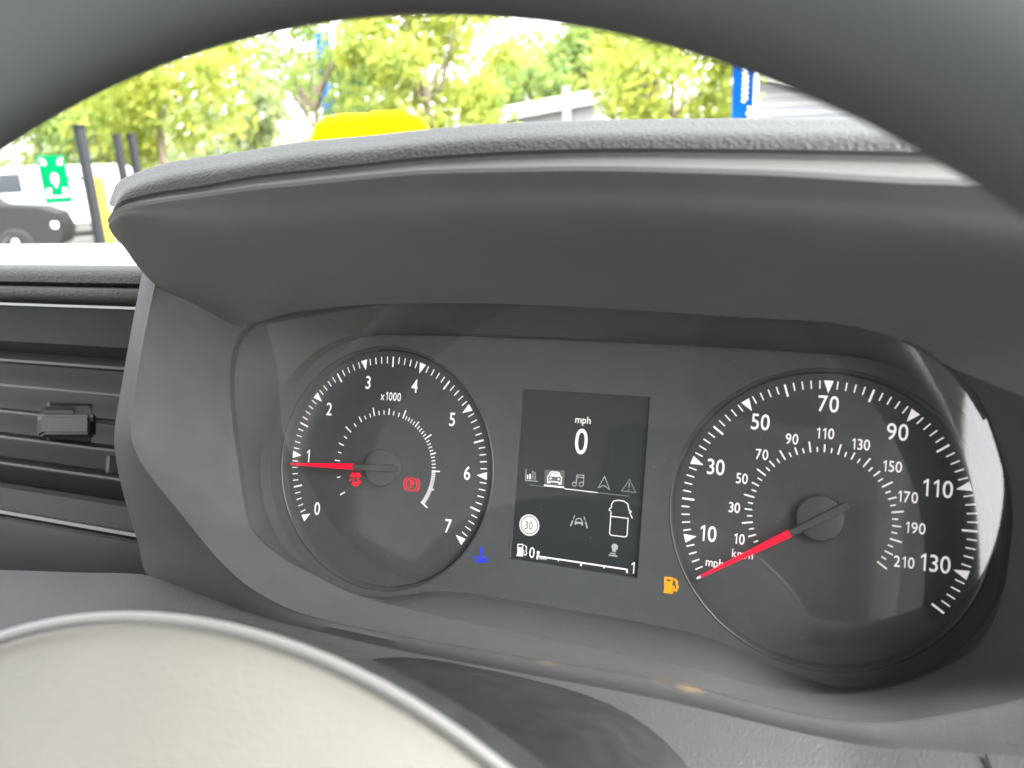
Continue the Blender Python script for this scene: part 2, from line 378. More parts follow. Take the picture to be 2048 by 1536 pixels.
cin = lerp(cl, cr, .93); cin2 = [p + Vector((0, .0004, -.0003)) for p in lerp(cl, cr, .985)]
sur = [cl, lerp(cl, cr, .12), lerp(cl, cr, .5), cin, cin2, cr]
led = stain_binnacle()
mesh('binnacle_surround', *grid(sur), led, dash, sharp=60)
crn = lerp(cr, co, .12)
M2 = [p + Vector((0, -.0008, .0002)) for p in lerp(cr, co, .3)]
bk = [Vector(p) + CN*(-.095) + Vector((.004, 0, 0)) - CV*(.035 if (p - c2w(0, 0, 0)).dot(CV) < -.028 else 0) for p in co]
sidel = [cr, crn, M2, lerp(cr, co, .8), co]
mesh('binnacle_edge', *grid(sidel), led, dash, sharp=60)
mesh('binnacle_side', *grid([co, lerp(co, bk, .06), bk]), 'finegrain', dash, sharp=60)

# dash face left of the binnacle: straight runs along u
def row(y, w, x=150): return uvat(x, y, w)[1], w
def run(rows, u0, u1, n=2):
    return [[c2w(u0+(u1-u0)*i/(n-1), v, w) for i in range(n)] for v, w in rows]
UL, UR = -620, -105
UR2 = -60
r0 = row(530, -14); top0 = c2w(0, *r0)
farl = far(150, 487, .62)
ftop = [Vector((u*.001, farl.y, farl.z)) for u in (UL, UR2)]
btop = [Vector((u*.001, farl.y + .22, farl.z - .03)) for u in (UL, 320)]
rows_top = [row(530, -14), row(533, -8), row(540, -4), row(552, -1), row(565, -1), row(569, -4)]
tp = run(rows_top, UL, UR2)
V, F = grid([btop[:1] + [Vector((UR2*.001, btop[0].y, btop[0].z))], ftop, tp[0]]); mesh('dash_top', V, F, 'dashtop', dash, sharp=20)
V, F = grid(tp); 
tpo = mesh('dash_top_roll', V, F, 'leather', dash, sharp=50); tag(tpo, 'sunlit grain-finish top pad left of the hood')
V, F = grid(run([row(569, -4), row(572, -7), row(575, -1), row(579, 2), row(590, 2.5), row(598, 1), row(602, -5), row(606, -8)], UL, UR2)); mesh('dash_bead', V, F, 'leather', dash, sharp=60)
V, F = grid(run([row(606, -8), row(609, -7), row(610, -5.5), row(615, -5.5), row(616, -8)], UL, UR)); mesh('trim_strip', V, F, 'trimline', dash, sharp=30)
V, F = grid(run([row(1042, -8), row(1046, -5), row(1053, -5), row(1056, -8)], UL, UR)); mesh('trim_strip', V, F, 'trimline', dash, sharp=30)
V, F = grid(run([row(1056, -8), row(1060, -3), row(1066, -1), row(1075, -1), row(1130, -3), row(1141, -5), row(1150, -8), row(1230, -12)], UL, UR)); mesh('lower_face', V, F, 'finegrain', dash, sharp=60)
# lower shelf sweeping under the binnacle
SH = [(-700,1118,30),(-300,1132,40),(0,1140,46),(160,1145,52),(299,1151,58),(400,1188,62),(500,1224,63),(618,1258,64),(790,1298,64),(1000,1338,64),(1190,1373,64),(1358,1407,64),(1600,1465,64),(1716,1486,64),(1880,1501,66),(2048,1513,68),(2300,1522,72)]
s0 = cromu(px3(SH), 6)
s1 = shift(s0, -16, -7); s2 = shift(s0, -60, -34); s3 = shift(s0, -110, -85); s4 = shift(s0, -120, -200)
sb = shift(s0, 70, -10)
shv = cross_smooth([s0, s1, s2, s3, s4], 4)
mesh('lower_shelf', *grid(shv), 'shelf', dash, sharp=70)
# joint line in the shelf at the lower right
j0 = at(1972, 1512, 68); jp = [j0 + Vector((0, 0, .0004)), j0 + Vector((.0035, -.016, -.0065)), j0 + Vector((.010, -.06, -.0335))]
V, F = tube(jp, .00035, 6); mesh('panel_joint', V, F, 'gap', dash)

# ------------------------------------------------------------------ air vent
vb = c2w(-300, *row(1000, -40))
vent = thing('air_vent', 'dark air vent with horizontal slats left of the instrument hood', 'air vent', vb)
V, F = grid(run([row(616, -8), row(620, -9), row(690, -16), row(712, -30)], UL, UR)); o = mesh('upper_panel', V, F, 'ventpanel', vent, sharp=30)
V, F = grid(run([row(712, -30), row(700, -75), row(1000, -75), row(984, -30)], UL, UR)); mesh('cavity', V, F, 'ventdark', vent, sharp=30)
V, F = grid(run([row(984, -30), row(988, -12), row(998, -9), row(1042, -8)], UL, UR)); mesh('lower_frame', V, F, 'ventpanel', vent, sharp=30)
sax, say, saz = CU, (CN*math.cos(R_(2)) + CV*math.sin(R_(2))), None
saz = sax.cross(say)
for y in (725, 778, 833, 887, 942):
    v, w = row(y+5, -24)
    c = c2w((UL+UR)/2, v, w) - say*.012
    box('vent_slat', c, ((UR-UL)*.0005, .012, .0009), 'slat', vent, axes=(sax, say, saz), bevel=.0005)
for (px, y) in ((69, 872), (190, 930), (69, 820)):
    u, v, w = uvat(px, y, -26); box('vane', c2w(u, v, w-22), (.0012, .0045, .014), 'slat', vent, axes=(CU, CV, CN))
# adjuster knob: body, tapered nose, ribbed top
ku, kv, kw = uvat(128, 842, -12)
kb = []
def kprof(y0, y1, x0, x1, w): return [at(x0, y0, w), at(x1, y0, w), at(x1, y1, w), at(x0, y1, w)]
A = kprof(826, 874, 74, 192, -34); B = kprof(826, 874, 76, 190, -16); C = kprof(830, 868, 84, 178, -7)
V, F = grid([[*A], [*B], [*C]], closed=True); F.append((8, 9, 10, 11))
knob = mesh('adjuster_knob', V, F, 'ventdark', vent, smooth=False)
bm = bmesh.new(); bm.from_mesh(knob.data); bmesh.ops.recalc_face_normals(bm, faces=bm.faces); bmesh.ops.bevel(bm, geom=bm.edges, offset=.0012, segments=2, affect='EDGES'); bm.to_mesh(knob.data); bm.free()
T0 = [at(86, 812, -16), at(178, 812, -16), at(186, 831, -9), at(76, 829, -9)]; dn = CV*-.003
mesh('knob_cap', T0 + [p+dn for p in T0], [(0, 1, 2, 3), (0, 4, 5, 1), (1, 5, 6, 2), (2, 6, 7, 3), (3, 7, 4, 0)], 'slat', vent, smooth=False, fix=True)
T0 = [at(92, 816, -13.5) + CV*.0008, at(146, 817, -13.5) + CV*.0008, at(146, 824, -10.5) + CV*.0008, at(88, 824, -10.5) + CV*.0008]
mesh('knob_rib', T0 + [p+dn*.5 for p in T0], [(0, 1, 2, 3), (0, 4, 5, 1), (1, 5, 6, 2), (2, 6, 7, 3), (3, 7, 4, 0)], 'ventpanel', vent, smooth=False, fix=True)

# ------------------------------------------------------------------ instrument cluster
DX = 83.8; RO = 46.0
IC0 = c2w(0, -60, 10)
ic = thing('instrument_cluster', 'instrument cluster with rev counter, centre display and speedometer under a clear cover', 'instrument cluster', IC0)
def face_loop():
    pts = []
    r = 55.5
    # left dial arc from top join, over the left, to bottom join; then right dial
    for a in range(86, 262, 4): pts.append((-DX + r*math.cos(R_(a)), r*math.sin(R_(a))*.985))
    bl = [(-76, -51.8), (-64, -48.2), (-52, -45.4), (-40, -44.3), (-20, -44), (0, -44), (20, -44), (40, -44.3), (52, -45.4), (64, -48.2), (76, -51.8)]
    pts += bl
    for a in range(278, 455, 4): pts.append((DX + r*math.cos(R_(a)), r*math.sin(R_(a))*.985))
    pts += [(60, 55.2), (30, 55.4), (0, 55.4), (-30, 55.4), (-60, 55.2)]
    return pts
FACE = face_loop()
SCR = (-25.2, 24.7, 36.45, -29.15)
me = curve_mesh('face_panel', [FACE, circ((-DX, 0), 49.4, 96), circ((DX, 0), 49.8, 96), [(SCR[0], SCR[2]), (SCR[1], SCR[2]), (SCR[1], SCR[3]), (SCR[0], SCR[3])]], .0012, .0003)
fp = fin('face_panel', me, 'face', ic, sharp=35); mt = cmtx(0, 0, 1.6); mt.translation = mt.translation - IC0; fp.matrix_basis = mt
FW_ = 3.12
# housing wall from the face edge out to the lens
n = 220
f3 = crom([c2w(p[0], p[1], .6) for p in FACE], n, True)
lens_loop = [uvat(x, y, LW) for x, y in LENS] + [uvat(x, y, LW) for x, y in ((1660,648),(1500,637),(1250,621),(1000,609),(760,610),(640,620))]
def ang_resample(pts, n):                                            # match loops by polar angle round the cluster centre
    P = crom([Vector((p[0], p[1], 0)) for p in pts], 900, True); out = []
    A = [(math.atan2(q.y*2.2, q.x), q) for q in P]; A.sort(key=lambda t: t[0])
    import bisect
    keys = [a for a, _ in A]
    for i in range(n):
        a = -math.pi + 2*math.pi*i/n; j = bisect.bisect(keys, a) % len(A)
        out.append(A[j][1])
    return out
fa = ang_resample(FACE, 260); la = ang_resample([(p[0], p[1]) for p in lens_loop], 260)
L0 = [c2w(q.x, q.y, .4) for q in fa]
L0b = [c2w(q.x*1.0 + (l.x-q.x)*.05, q.y + (l.y-q.y)*.05, 10) for q, l in zip(fa, la)]
L1 = [c2w(q.x + (l.x-q.x)*.55, q.y + (l.y-q.y)*.55, 18) for q, l in zip(fa, la)]
L2 = [c2w(q.x*1.015, q.y*1.015, LW-1) for q in la]
hw = mesh('housing_wall', *grid([L0, L0b, L1, L2], closed=True), 'wall', ic, sharp=25)
# a backing plate closes the recesses
mesh('backing', [c2w(u, v, -.8) for u, v in ((-DX-52, -54), (DX+52, -54), (DX+52, 57), (-DX-52, 57))], [(0, 1, 2, 3)], 'wall', ic, smooth=False)
# clear cover: gently bowed sheet
cc_ = [Vector((q.x*1.02, q.y*1.02, 0)) for q in la]
rings = []
for k in range(13):
    t = k/12; rings.append([c2w(q.x*t, q.y*t + (1-t)*6, LW - .5 + 3.0*t*t*(q.x/135)**2 - (5.0*t*t*max(0, (q.x*t-55)/80)**2)) for q in cc_])
V, F = grid(rings[1:], closed=True); b0 = len(V); V.append(c2w(0, 6, LW-.5)); F += [(b0, (j+1) % 260, j) for j in range(260)]
lens = mesh('cover_lens', V, F, 'lens', ic, sharp=None); tag(lens, 'clear plastic cover over the dials')

# tick and triangle meshes in local mm (x radial outward), shared
def flat(name, P, m):
    me = bpy.data.meshes.new(name); me.from_pydata([(x*.001, y*.001, 0) for x, y in P], [], [tuple(range(len(P)))]); me.materials.append(M[m]); return me
def tick(r1, r2, wd): return flat('tick_mark', [(r1, -wd/2), (r2, -wd/2), (r2, wd/2), (r1, wd/2)], 'print')
tk_minor = tick(43.1, 45.9, .42); tk_mid = tick(41.6, 45.9, .66); tri = flat('marker_triangle', [(41.6, 0), (45.9, -1.55), (45.9, 1.55)], 'print')
in_s, in_m, in_l = tick(21.8, 23.5, .42), tick(21.8, 24.4, .46), tick(21.8, 25.4, .50)
fine_ = tick(21.8, 23.5, .36)
PW = .25
def dial(name, cx, r, label):
    me = bpy.data.meshes.new(name); V = [(0, 0, 0)] + [(r*.001*math.cos(2*math.pi*i/96), r*.001*math.sin(2*math.pi*i/96), 0) for i in range(96)]
    me.from_pydata(V, [], [(0, 1+i, 1+(i+1) % 96) for i in range(96)]); me.materials.append(M['dial'])
    d = inst(name, me, cmtx(cx, 0, 0), ic)
    d.matrix_basis = Matrix.Identity(4)
    mt = cmtx(cx, 0, 0); mt.translation = mt.translation - IC0; me.transform(mt)
    tag(d, label)
    # ring
    V = []; n = 120
    for (rr, w) in ((48.2, .05), (48.5, 1.2), (49.0, 2.9), (49.3, 3.3), (49.7, 3.35), (50.1, 3.0)):
        V.append([c2w(cx + rr*math.cos(2*math.pi*i/n), rr*math.sin(2*math.pi*i/n), w) for i in range(n)])
    mesh('dial_ring', *grid(V, closed=True), 'dialring', d, sharp=50)
    return d
tach = dial('rev_counter', -DX, 49.6, 'rev counter dial marked 0 to 7')
spd = dial('speedometer', DX, 49.6, 'speedometer dial marked in mph and km/h')
def put(me, cx, ang, parent, name=None): inst(name or me.name.split('.')[0], me, cmtx(cx, 0, PW, R_(ang)), parent)
for i in range(71):
    a = 90 - (i-35)/70*248
    put(tri if i % 10 == 0 else (tk_mid if i % 5 == 0 else tk_minor), -DX, a, tach)
    if i == 0: put(tk_minor, DX, a, spd)
    else: put(tri if i % 10 == 5 else (tk_mid if i % 10 == 0 else tk_minor), DX, a, spd)
for i in range(1, 45):
    k = i*5; a = 90 - (k-110)*1.1273
    put(in_l if k % 20 == 0 else (in_m if k % 10 == 0 else in_s), DX, a, spd)
for a, me in ((213.9, in_m), (196.2, in_s), (178.5, in_m), (169.6, in_s), (160.8, in_m), (151.9, in_s), (143.2, in_l), (134.2, in_s), (125.5, in_m), (119.4, in_s), (113.1, in_s), (107.9, in_l), (102, in_s), (96, in_s), (90, in_m), (84.4, in_s), (78, in_s), (72.2, in_l), (54.6, in_m), (37, in_l), (19.4, in_m), (1.9, in_l), (-16.2, in_m), (-34, in_l)): put(me, -DX, a, tach)
for a0, a1, n in ((72.2, 54.6, 5), (54.6, 37, 5), (37, 19.4, 5), (19.4, 1.9, 5), (1.9, -16.2, 10), (-16.2, -34, 10)):
    for i in range(1, n): put(fine_, -DX, a0+(a1-a0)*i/n, tach)
SX = .80
def num(s, px, py, h, parent, sx=SX, m='print', w=PW, name='numeral'):
    u, v, _ = uvat(px, py, 0); return inst(name, text_data(s, h, sx, m), cmtx(u, v, w), parent)
for s, x, y in (('0', 635, 1017), ('1', 617, 912), ('2', 659, 818), ('3', 737, 765), ('4', 830, 772), ('5', 905, 839), ('6', 935, 946), ('7', 897, 1052)): num(s, x, y, 5.4, tach)
num('x1000', 782, 793, 3.5, tach, .74)
for s, x, y in (('10', 1417, 1067), ('30', 1432, 934), ('50', 1521, 844), ('70', 1657, 808), ('90', 1795, 864), ('110', 1876, 977), ('130', 1871, 1127)): num(s, x, y, 5.5, spd, .82)
for s, x, y in (('10', 1479, 1078), ('30', 1469, 1015), ('50', 1484, 957), ('70', 1524, 909), ('90', 1584, 878), ('110', 1651, 867), ('130', 1722, 889), ('150', 1785, 933), ('170', 1816, 994), ('190', 1831, 1056), ('210', 1808, 1124)): num(s, x, y, 3.6, spd, .80)
num('mph', 1429, 1128, 3.9, spd, .85, name='unit_lettering'); num('km/h', 1485, 1108, 2.9, spd, .82, name='unit_lettering')
# needles: raised bars, lit red from near the hub outwards
def needle(cx, ang, parent, r0, r1, rt):
    NW = 5.6
    def P(r, s, w): a = R_(ang); return c2w(cx + r*math.cos(a) - s*math.sin(a), r*math.sin(a) + s*math.cos(a), w)
    def bar(ra, rb, ha, hb, wt, wb): 
        V = [P(ra, -ha, wb), P(rb, -hb, wb), P(rb, hb, wb), P(ra, ha, wb), P(ra, -ha*.8, wt), P(rb, -hb*.7, wt), P(rb, hb*.7, wt), P(ra, ha*.8, wt)]
        return V, [(3, 2, 1, 0), (4, 5, 6, 7), (0, 1, 5, 4), (1, 2, 6, 5), (2, 3, 7, 6), (3, 0, 4, 7)]
    h = mesh('hub', *hubgrid(cx, NW), 'hub', parent, sharp=35)
    o = mesh('needle', *bar(r0, r1, 1.35, .45, NW+.1, NW-1.1), 'needle', parent, smooth=False); tag(o, 'lit red needle')
    mesh('needle_root', *bar(-rt, r0-.02, 1.5, 1.3, NW+.6, NW-1.2), 'hub', parent, smooth=False)
    if parent is spd: mesh('needle_tip', *bar(r1+.02, r1+1.6, .4, .3, NW, NW-1), 'print', parent, smooth=False)
def hubgrid(cx, NW):
    n = 64; C = []
    for rr, w in ((7.6, .1), (7.5, NW-2.2), (7.2, NW-1.7), (6.4, NW-1.5), (.01, NW-1.35)):
        C.append([c2w(cx + rr*math.cos(2*math.pi*i/n), rr*math.sin(2*math.pi*i/n), w) for i in range(n)])
    return grid(C, closed=True)
def ang_at(cx, px, py, w):
    u, v, _ = uvat(px, py, w); return math.degrees(math.atan2(v, u-cx)), math.hypot(u-cx, v)
a, r1 = ang_at(-DX, 582, 928, 5); r0 = ang_at(-DX, 708, 934, 5)[1]; needle(-DX, a, tach, r0, r1, 9.4)
a, r1 = ang_at(DX, 1402, 1153, 5); r0 = ang_at(DX, 1582, 1070, 5)[1]; needle(DX, a, spd, r0, r1, 9.8)

# warning symbols
def zc(ox, oy, s): return lambda *P: [uvat(ox + x/s, oy + y/s, 0)[:2] for x, y in P]
Z = zc(680, 920, 10.24)
p = Print(.3); p.fill(Z((262, 262), (395, 270), (425, 345), (235, 335))).fill(Z((245, 470), (290, 455), (375, 458), (415, 470), (385, 515), (330, 540), (275, 515)))
p.stroke(Z((292, 330), (280, 470)), .6).stroke(Z((378, 335), (378, 470)), .6).stroke(Z((255, 300), (205, 335)), .55).stroke(Z((250, 385), (200, 420)), .55).stroke(Z((400, 315), (450, 330)), .55).stroke(Z((405, 425), (440, 460)), .55).stroke(Z((270, 250), (260, 320)), .5).stroke(Z((395, 255), (415, 320)), .5)
o = p.build('warning_symbol', 'red', tach); tag(o, 'red lit car-body warning symbol')
bu = Z((1475, 500))[0]
p = Print(.3); p.ring(bu, 2.5, .36).ring(bu, 3.6, .36, 16, 130, 230).ring(bu, 3.6, .36, 16, -50, 50)
p.stroke([(bu[0]-.55, bu[1]-1.5), (bu[0]-.55, bu[1]+1.35), (bu[0]+.35, bu[1]+1.35), (bu[0]+.85, bu[1]+.75), (bu[0]+.35, bu[1]+.1), (bu[0]-.35, bu[1]+.1)], .42)
o = p.build('warning_symbol', 'red', tach); tag(o, 'red lit parking brake symbol')
Zb = zc(550, 900, 4.452)
p = Print(FW_); p.stroke(Zb((1866, 855), (1862, 950)), .75).stroke(Zb((1820, 985), (1845, 972), (1870, 985), (1895, 972), (1918, 985)), .7).stroke(Zb((1790, 935), (1815, 945), (1835, 940)), .6).stroke(Zb((1885, 960), (1905, 955), (1925, 945)), .6).stroke(Zb((1840, 965), (1862, 950), (1885, 965)), .6)
o = p.build('warning_symbol', 'blue', ic); tag(o, 'blue lit coolant temperature symbol')
Zf = zc(1320, 980, 3.84)
p = Print(FW_); p.stroke(Zf((55, 662), (102, 668), (100, 700), (52, 695)), .8, True).fill(Zf((48, 702), (102, 708), (105, 765), (42, 760))).stroke(Zf((40, 768), (112, 775)), .8).stroke(Zf((118, 670), (142, 690), (138, 712), (148, 730), (135, 758), (118, 755), (112, 720)), .75)
o = p.build('warning_symbol', 'amber', ic); tag(o, 'amber lit low fuel symbol')

# centre display
scr = mesh('display_screen', [c2w(u, v, 1.2) for u, v in ((SCR[0]-.5, SCR[3]-.5), (SCR[1]+.5, SCR[3]-.5), (SCR[1]+.5, SCR[2]+.5), (SCR[0]-.5, SCR[2]+.5))], [(0, 1, 2, 3)], 'screen', ic, smooth=False)
tag(scr, 'small colour display reading 0 mph')
mesh('screen_edge', [c2w(*q) for q in ((SCR[0]-.02, SCR[3], 3.15), (SCR[0]+.32, SCR[3], 3.15), (SCR[0]+.32, SCR[2], 3.15), (SCR[0]-.02, SCR[2], 3.15))], [(0, 1, 2, 3)], 'trimline', scr, smooth=False)
SW = 1.35
def zs(ox, oy, s): return lambda *P: [uvat(ox + x/s, oy + y/s, SW)[:2] for x, y in P]
B = zs(1030, 920, 7.877); C = zs(1010, 990, 7.314)
k1, k2 = .193/7.877, .193/7.314
def num2(s, px, py, h, sx=.8, m='lcd', dw=.0):
    u, v, _ = uvat(px, py, SW); return inst('numeral', text_data(s, h, sx, m), cmtx(u, v, SW+.02+dw), scr)
num2('mph', 1166, 842, 3.5, .95); num2('0', 1162.7, 883, 9.6, .78)
p = Print(SW); p.stroke(B((175, 140), (165, 320), (355, 335)), 12*k1); p.build('chart_symbol', 'lcdmid', scr)
p = Print(SW); p.stroke(B((198, 232), (198, 298)), 24*k1).stroke(B((238, 220), (237, 303)), 24*k1); p.build('chart_symbol', 'lcd', scr)
p = Print(SW); p.stroke(B((280, 168), (277, 305)), 24*k1).stroke(B((318, 190), (316, 310)), 24*k1); p.build('chart_symbol', 'lcddim', scr)
p = Print(SW-.03); p.fill(B((470, 150), (785, 165), (772, 400), (462, 378))); p.build('selection_box', 'lcdbox', scr)
p = Print(SW); p.stroke(B((515, 355), (545, 358), (547, 335), (690, 350), (692, 378), (722, 378), (735, 275), (715, 260), (698, 208), (660, 192), (575, 186), (550, 205), (532, 245), (518, 255)), 17*k1, True)
p.fill(B((574, 208), (690, 217), (700, 266), (552, 258))).fill(circ(B((560, 290))[0], 17*k1, 16)).fill(circ(B((688, 302))[0], 17*k1, 16)).stroke(B((457, 397), (775, 432)), 26*k1); p.build('car_symbol', 'lcd', scr)
p = Print(SW); p.stroke(B((780, 452), (1300, 514)), 13*k1); p.build('divider_line', 'lcd', scr)
p = Print(SW); p.stroke(B((230, 392), (470, 418)), 9*k1).stroke(B((1300, 514), (1800, 572)), 10*k1); p.build('divider_line', 'lcddim', scr)
p = Print(SW); p.ring(B((935, 380))[0], 30*k1, 12*k1, 20).ring(B((1043, 380))[0], 33*k1, 12*k1, 20).stroke(B((966, 380), (976, 236), (1085, 239), (1078, 380)), 12*k1).stroke(B((980, 272), (1080, 275)), 12*k1); p.build('music_symbol', 'lcdmid', scr)
p = Print(SW); p.stroke(B((1412, 258), (1490, 465), (1400, 400), (1310, 440)), 13*k1, True); p.build('navigation_symbol', 'lcdmid', scr)
p = Print(SW); p.stroke(B((1803, 305), (1900, 510), (1682, 487)), 13*k1, True).stroke(B((1800, 350), (1796, 435)), 20*k1).fill(circ(B((1790, 472))[0], 12*k1, 12)); p.build('alert_symbol', 'lcddim', scr)
c0 = C((355, 440))[0]
p = Print(SW); p.fill(circ(c0, 152*k2, 40)); p.build('speed_limit_symbol', 'lcd', scr)
p = Print(SW+.03); p.ring(c0, 126*k2, 15*k2); p.build('speed_limit_symbol', 'lcdgrey', scr)
num2('30', 1010+348/7.314, 990+445/7.314, 3.1, .8, 'lcdgrey', .04)
p = Print(SW); p.stroke(C((1022, 295), (1000, 350)), 13*k2).stroke(C((992, 370), (958, 455)), 20*k2).stroke(C((1155, 312), (1172, 372)), 13*k2).stroke(C((1178, 392), (1203, 487)), 20*k2)
p.fill(C((1018, 435), (1022, 388), (1142, 398), (1142, 447), (1120, 447), (1112, 424), (1048, 420), (1040, 437))).stroke(C((1030, 388), (1048, 348), (1080, 340), (1112, 350), (1134, 396)), 14*k2); p.build('lane_symbol', 'lcdmid', scr)
p = Print(SW); p.stroke(C((1552, 240), (1530, 560), (1550, 588), (1762, 613), (1785, 590), (1802, 342), (1556, 312)), 13*k2)
p.stroke(C((1545, 232), (1526, 225), (1526, 205), (1555, 185), (1560, 130), (1590, 88), (1660, 77), (1740, 90), (1795, 128), (1808, 190), (1812, 218), (1845, 240), (1840, 255), (1820, 248), (1862, 342)), 13*k2); p.build('van_symbol', 'lcd', scr)
p = Print(SW); p.fill(circ(C((1605, 760))[0], 46*k2, 24)).stroke(C((1600, 795), (1590, 832)), 52*k2).stroke(C((1535, 850), (1620, 862)), 14*k2).stroke(C((1515, 878), (1645, 896)), 19*k2); p.build('lever_symbol', 'lcdmid', scr)
p = Print(SW); p.stroke(C((190, 722), (262, 724), (258, 775), (186, 770)), 15*k2, True).fill(C((184, 778), (262, 782), (258, 884), (176, 878))).stroke(C((165, 884), (268, 892)), 16*k2).stroke(C((285, 732), (318, 765), (308, 820), (320, 850), (300, 880), (278, 868), (272, 800)), 13*k2)
p.stroke(C((480, 895), (1790, 1090)), 22*k2).stroke(C((488, 820), (484, 872)), 40*k2).stroke(C((474, 880), (470, 942)), 22*k2).stroke(C((783, 945), (780, 972)), 16*k2).stroke(C((1113, 990), (1113, 1040)), 24*k2).stroke(C((1450, 1045), (1450, 1075)), 16*k2).stroke(C((1788, 1090), (1785, 1140)), 24*k2); p.build('fuel_gauge', 'lcd', scr)
p = Print(SW); p.stroke(C((500, 925), (612, 940)), 26*k2); p.build('fuel_gauge', 'lcdmid', scr)
num2('0', 1010+395/7.314, 990+843/7.314, 4.1, .8); num2('1', 1010+1872/7.314, 990+1065/7.314, 4.2, .8)

# ------------------------------------------------------------------ steering wheel
WT = R_(30); W0 = mm(-5, -203, 4)
WX, WB, WN = Vector((1, 0, 0)), Vector((0, math.sin(WT), math.cos(WT))), Vector((0, -math.cos(WT), math.sin(WT)))
wheel = thing('steering_wheel', 'grey steering wheel seen from the driver side, its rim arching over the instruments', 'steering wheel', W0 - WN*.1)
def wp(x, y, h): return W0 + WX*(x*.001) + WB*(y*.001) + WN*(h*.001)
C = []
for i in range(128):
    a = 2*math.pi*i/128
    C.append([wp((181.2+20*math.cos(q))*math.cos(a)-1.1, (179.4+20*math.cos(q))*math.sin(a)-.8, 8.7+13*math.sin(q)) for q in [2*math.pi*k/24 for k in range(24)]])
C.append(C[0]); V, F = grid(C, closed=True); mesh('rim', V, F, 'rim', wheel, fix=True)
def ell(s, h, n=96, e=2.0):
    out = []
    for i in range(n):
        a = 2*math.pi*i/n; c, sn = math.cos(a), math.sin(a)
        out.append(wp(-12 + 108*s*c, -28.2 + 79*s*sn, h))
    return out
prof = [(.98, -34), (.988, -22), (.985, -18.4), (.955, -16.3), (.85, -12), (.7, -6.5), (.5, -2), (.3, .5), (.1, 1.5), (.005, 1.7)]
mesh('airbag_pad', *grid([ell(s, h) for s, h in prof], closed=True), 'pad', wheel, fix=True)
V, F = tube([wp(-12+108*.999*math.cos(2*math.pi*i/120), -28.2+79*.999*math.sin(2*math.pi*i/120), -17) for i in range(120)], .0010, 12, True)
mesh('trim_ring', V, F, 'chrome', wheel)
mesh('hub_shell', *grid([ell(s, h) for s, h in ((.985, -19), (1.002, -20.5), (.995, -30), (.9, -55), (.5, -75), (.005, -78))], closed=True), 'cowl', wheel)
for sx, ys in ((-1, -18), (1, -18)):
    C = []
    for t in [k/8 for k in range(9)]:
        x = sx*(78 + (168-78)*t); hw_ = 26 - 9*math.sin(math.pi*t); hc = -24 + 31*t
        C.append([wp(x, ys + hw_*math.cos(q), hc + 8*math.sin(q)) for q in [2*math.pi*k/16 for k in range(16)]])
    mesh('spoke', *grid(C, closed=True), 'rim', wheel, fix=True)
# column cowl between wheel and dashboard
cow = thing('steering_column_cowl', 'smooth dark cowl on the steering column behind the wheel hub', 'column cowl', W0 - WN*.18 - WB*.06)
C = []
for h, s in ((-44, .8), (-50, .97), (-70, 1), (-120, 1.04), (-170, 1.08)):
    C.append([wp(3 + 71*s*math.copysign(abs(math.cos(q))**.62, math.cos(q)), -30 + 64*s*math.copysign(abs(math.sin(q))**.62, math.sin(q)), h) for q in [2*math.pi*k/64 for k in range(64)]])
C.insert(0, [wp(2, -30, -43)]*64)
mesh('shell', *grid(C, closed=True), 'cowl', cow, fix=True)
# driver's seat: only mirrored in the cover lens
seat = thing('driver_seat', 'dark cloth seat behind the wheel, only mirrored in the instrument cover', 'seat', Vector((-.02, -.95, .9)))
box('backrest', (-.02, -1.05, 1.35), (.24, .06, .36), 'seatcloth', seat, bevel=.04)
box('headrest', (-.02, -1.06, 1.84), (.13, .05, .09), 'seatcloth', seat, bevel=.04)

# lint and dust on the cover
rng = random.Random(11); V = []; F = []
for k in range(170):
    q = la[rng.randrange(260)]; t = math.sqrt(rng.random())*.97
    if rng.random() < .35: u_, v_ = rng.uniform(-95, -30), rng.uniform(-46, -20)
    else: u_, v_ = q.x*t, q.y*t
    a_ = rng.uniform(0, 6.28); L_ = rng.choice((.12, .15, .18, .22, .6)); w_ = .05 if L_ > .5 else L_*.7; zz = LW + .5 + 3.0*((u_/135)**2) - 5*max(0, (u_-55)/80)**2*(u_/135)**2*(u_ > 55)
    d1 = (math.cos(a_)*L_/2, math.sin(a_)*L_/2); d2 = (-math.sin(a_)*w_/2, math.cos(a_)*w_/2); b_ = len(V)
    V += [c2w(u_+sx*d1[0]+sy*d2[0], v_+sx*d1[1]+sy*d2[1], zz) for sx, sy in ((-1, -1), (1, -1), (1, 1), (-1, 1))]; F.append((b_, b_+1, b_+2, b_+3))
mat('dust', (.32, .32, .31), .9, .1)
o = mesh('dust_specks', V, F, 'dust', lens, smooth=False); tag(o, kind='stuff')

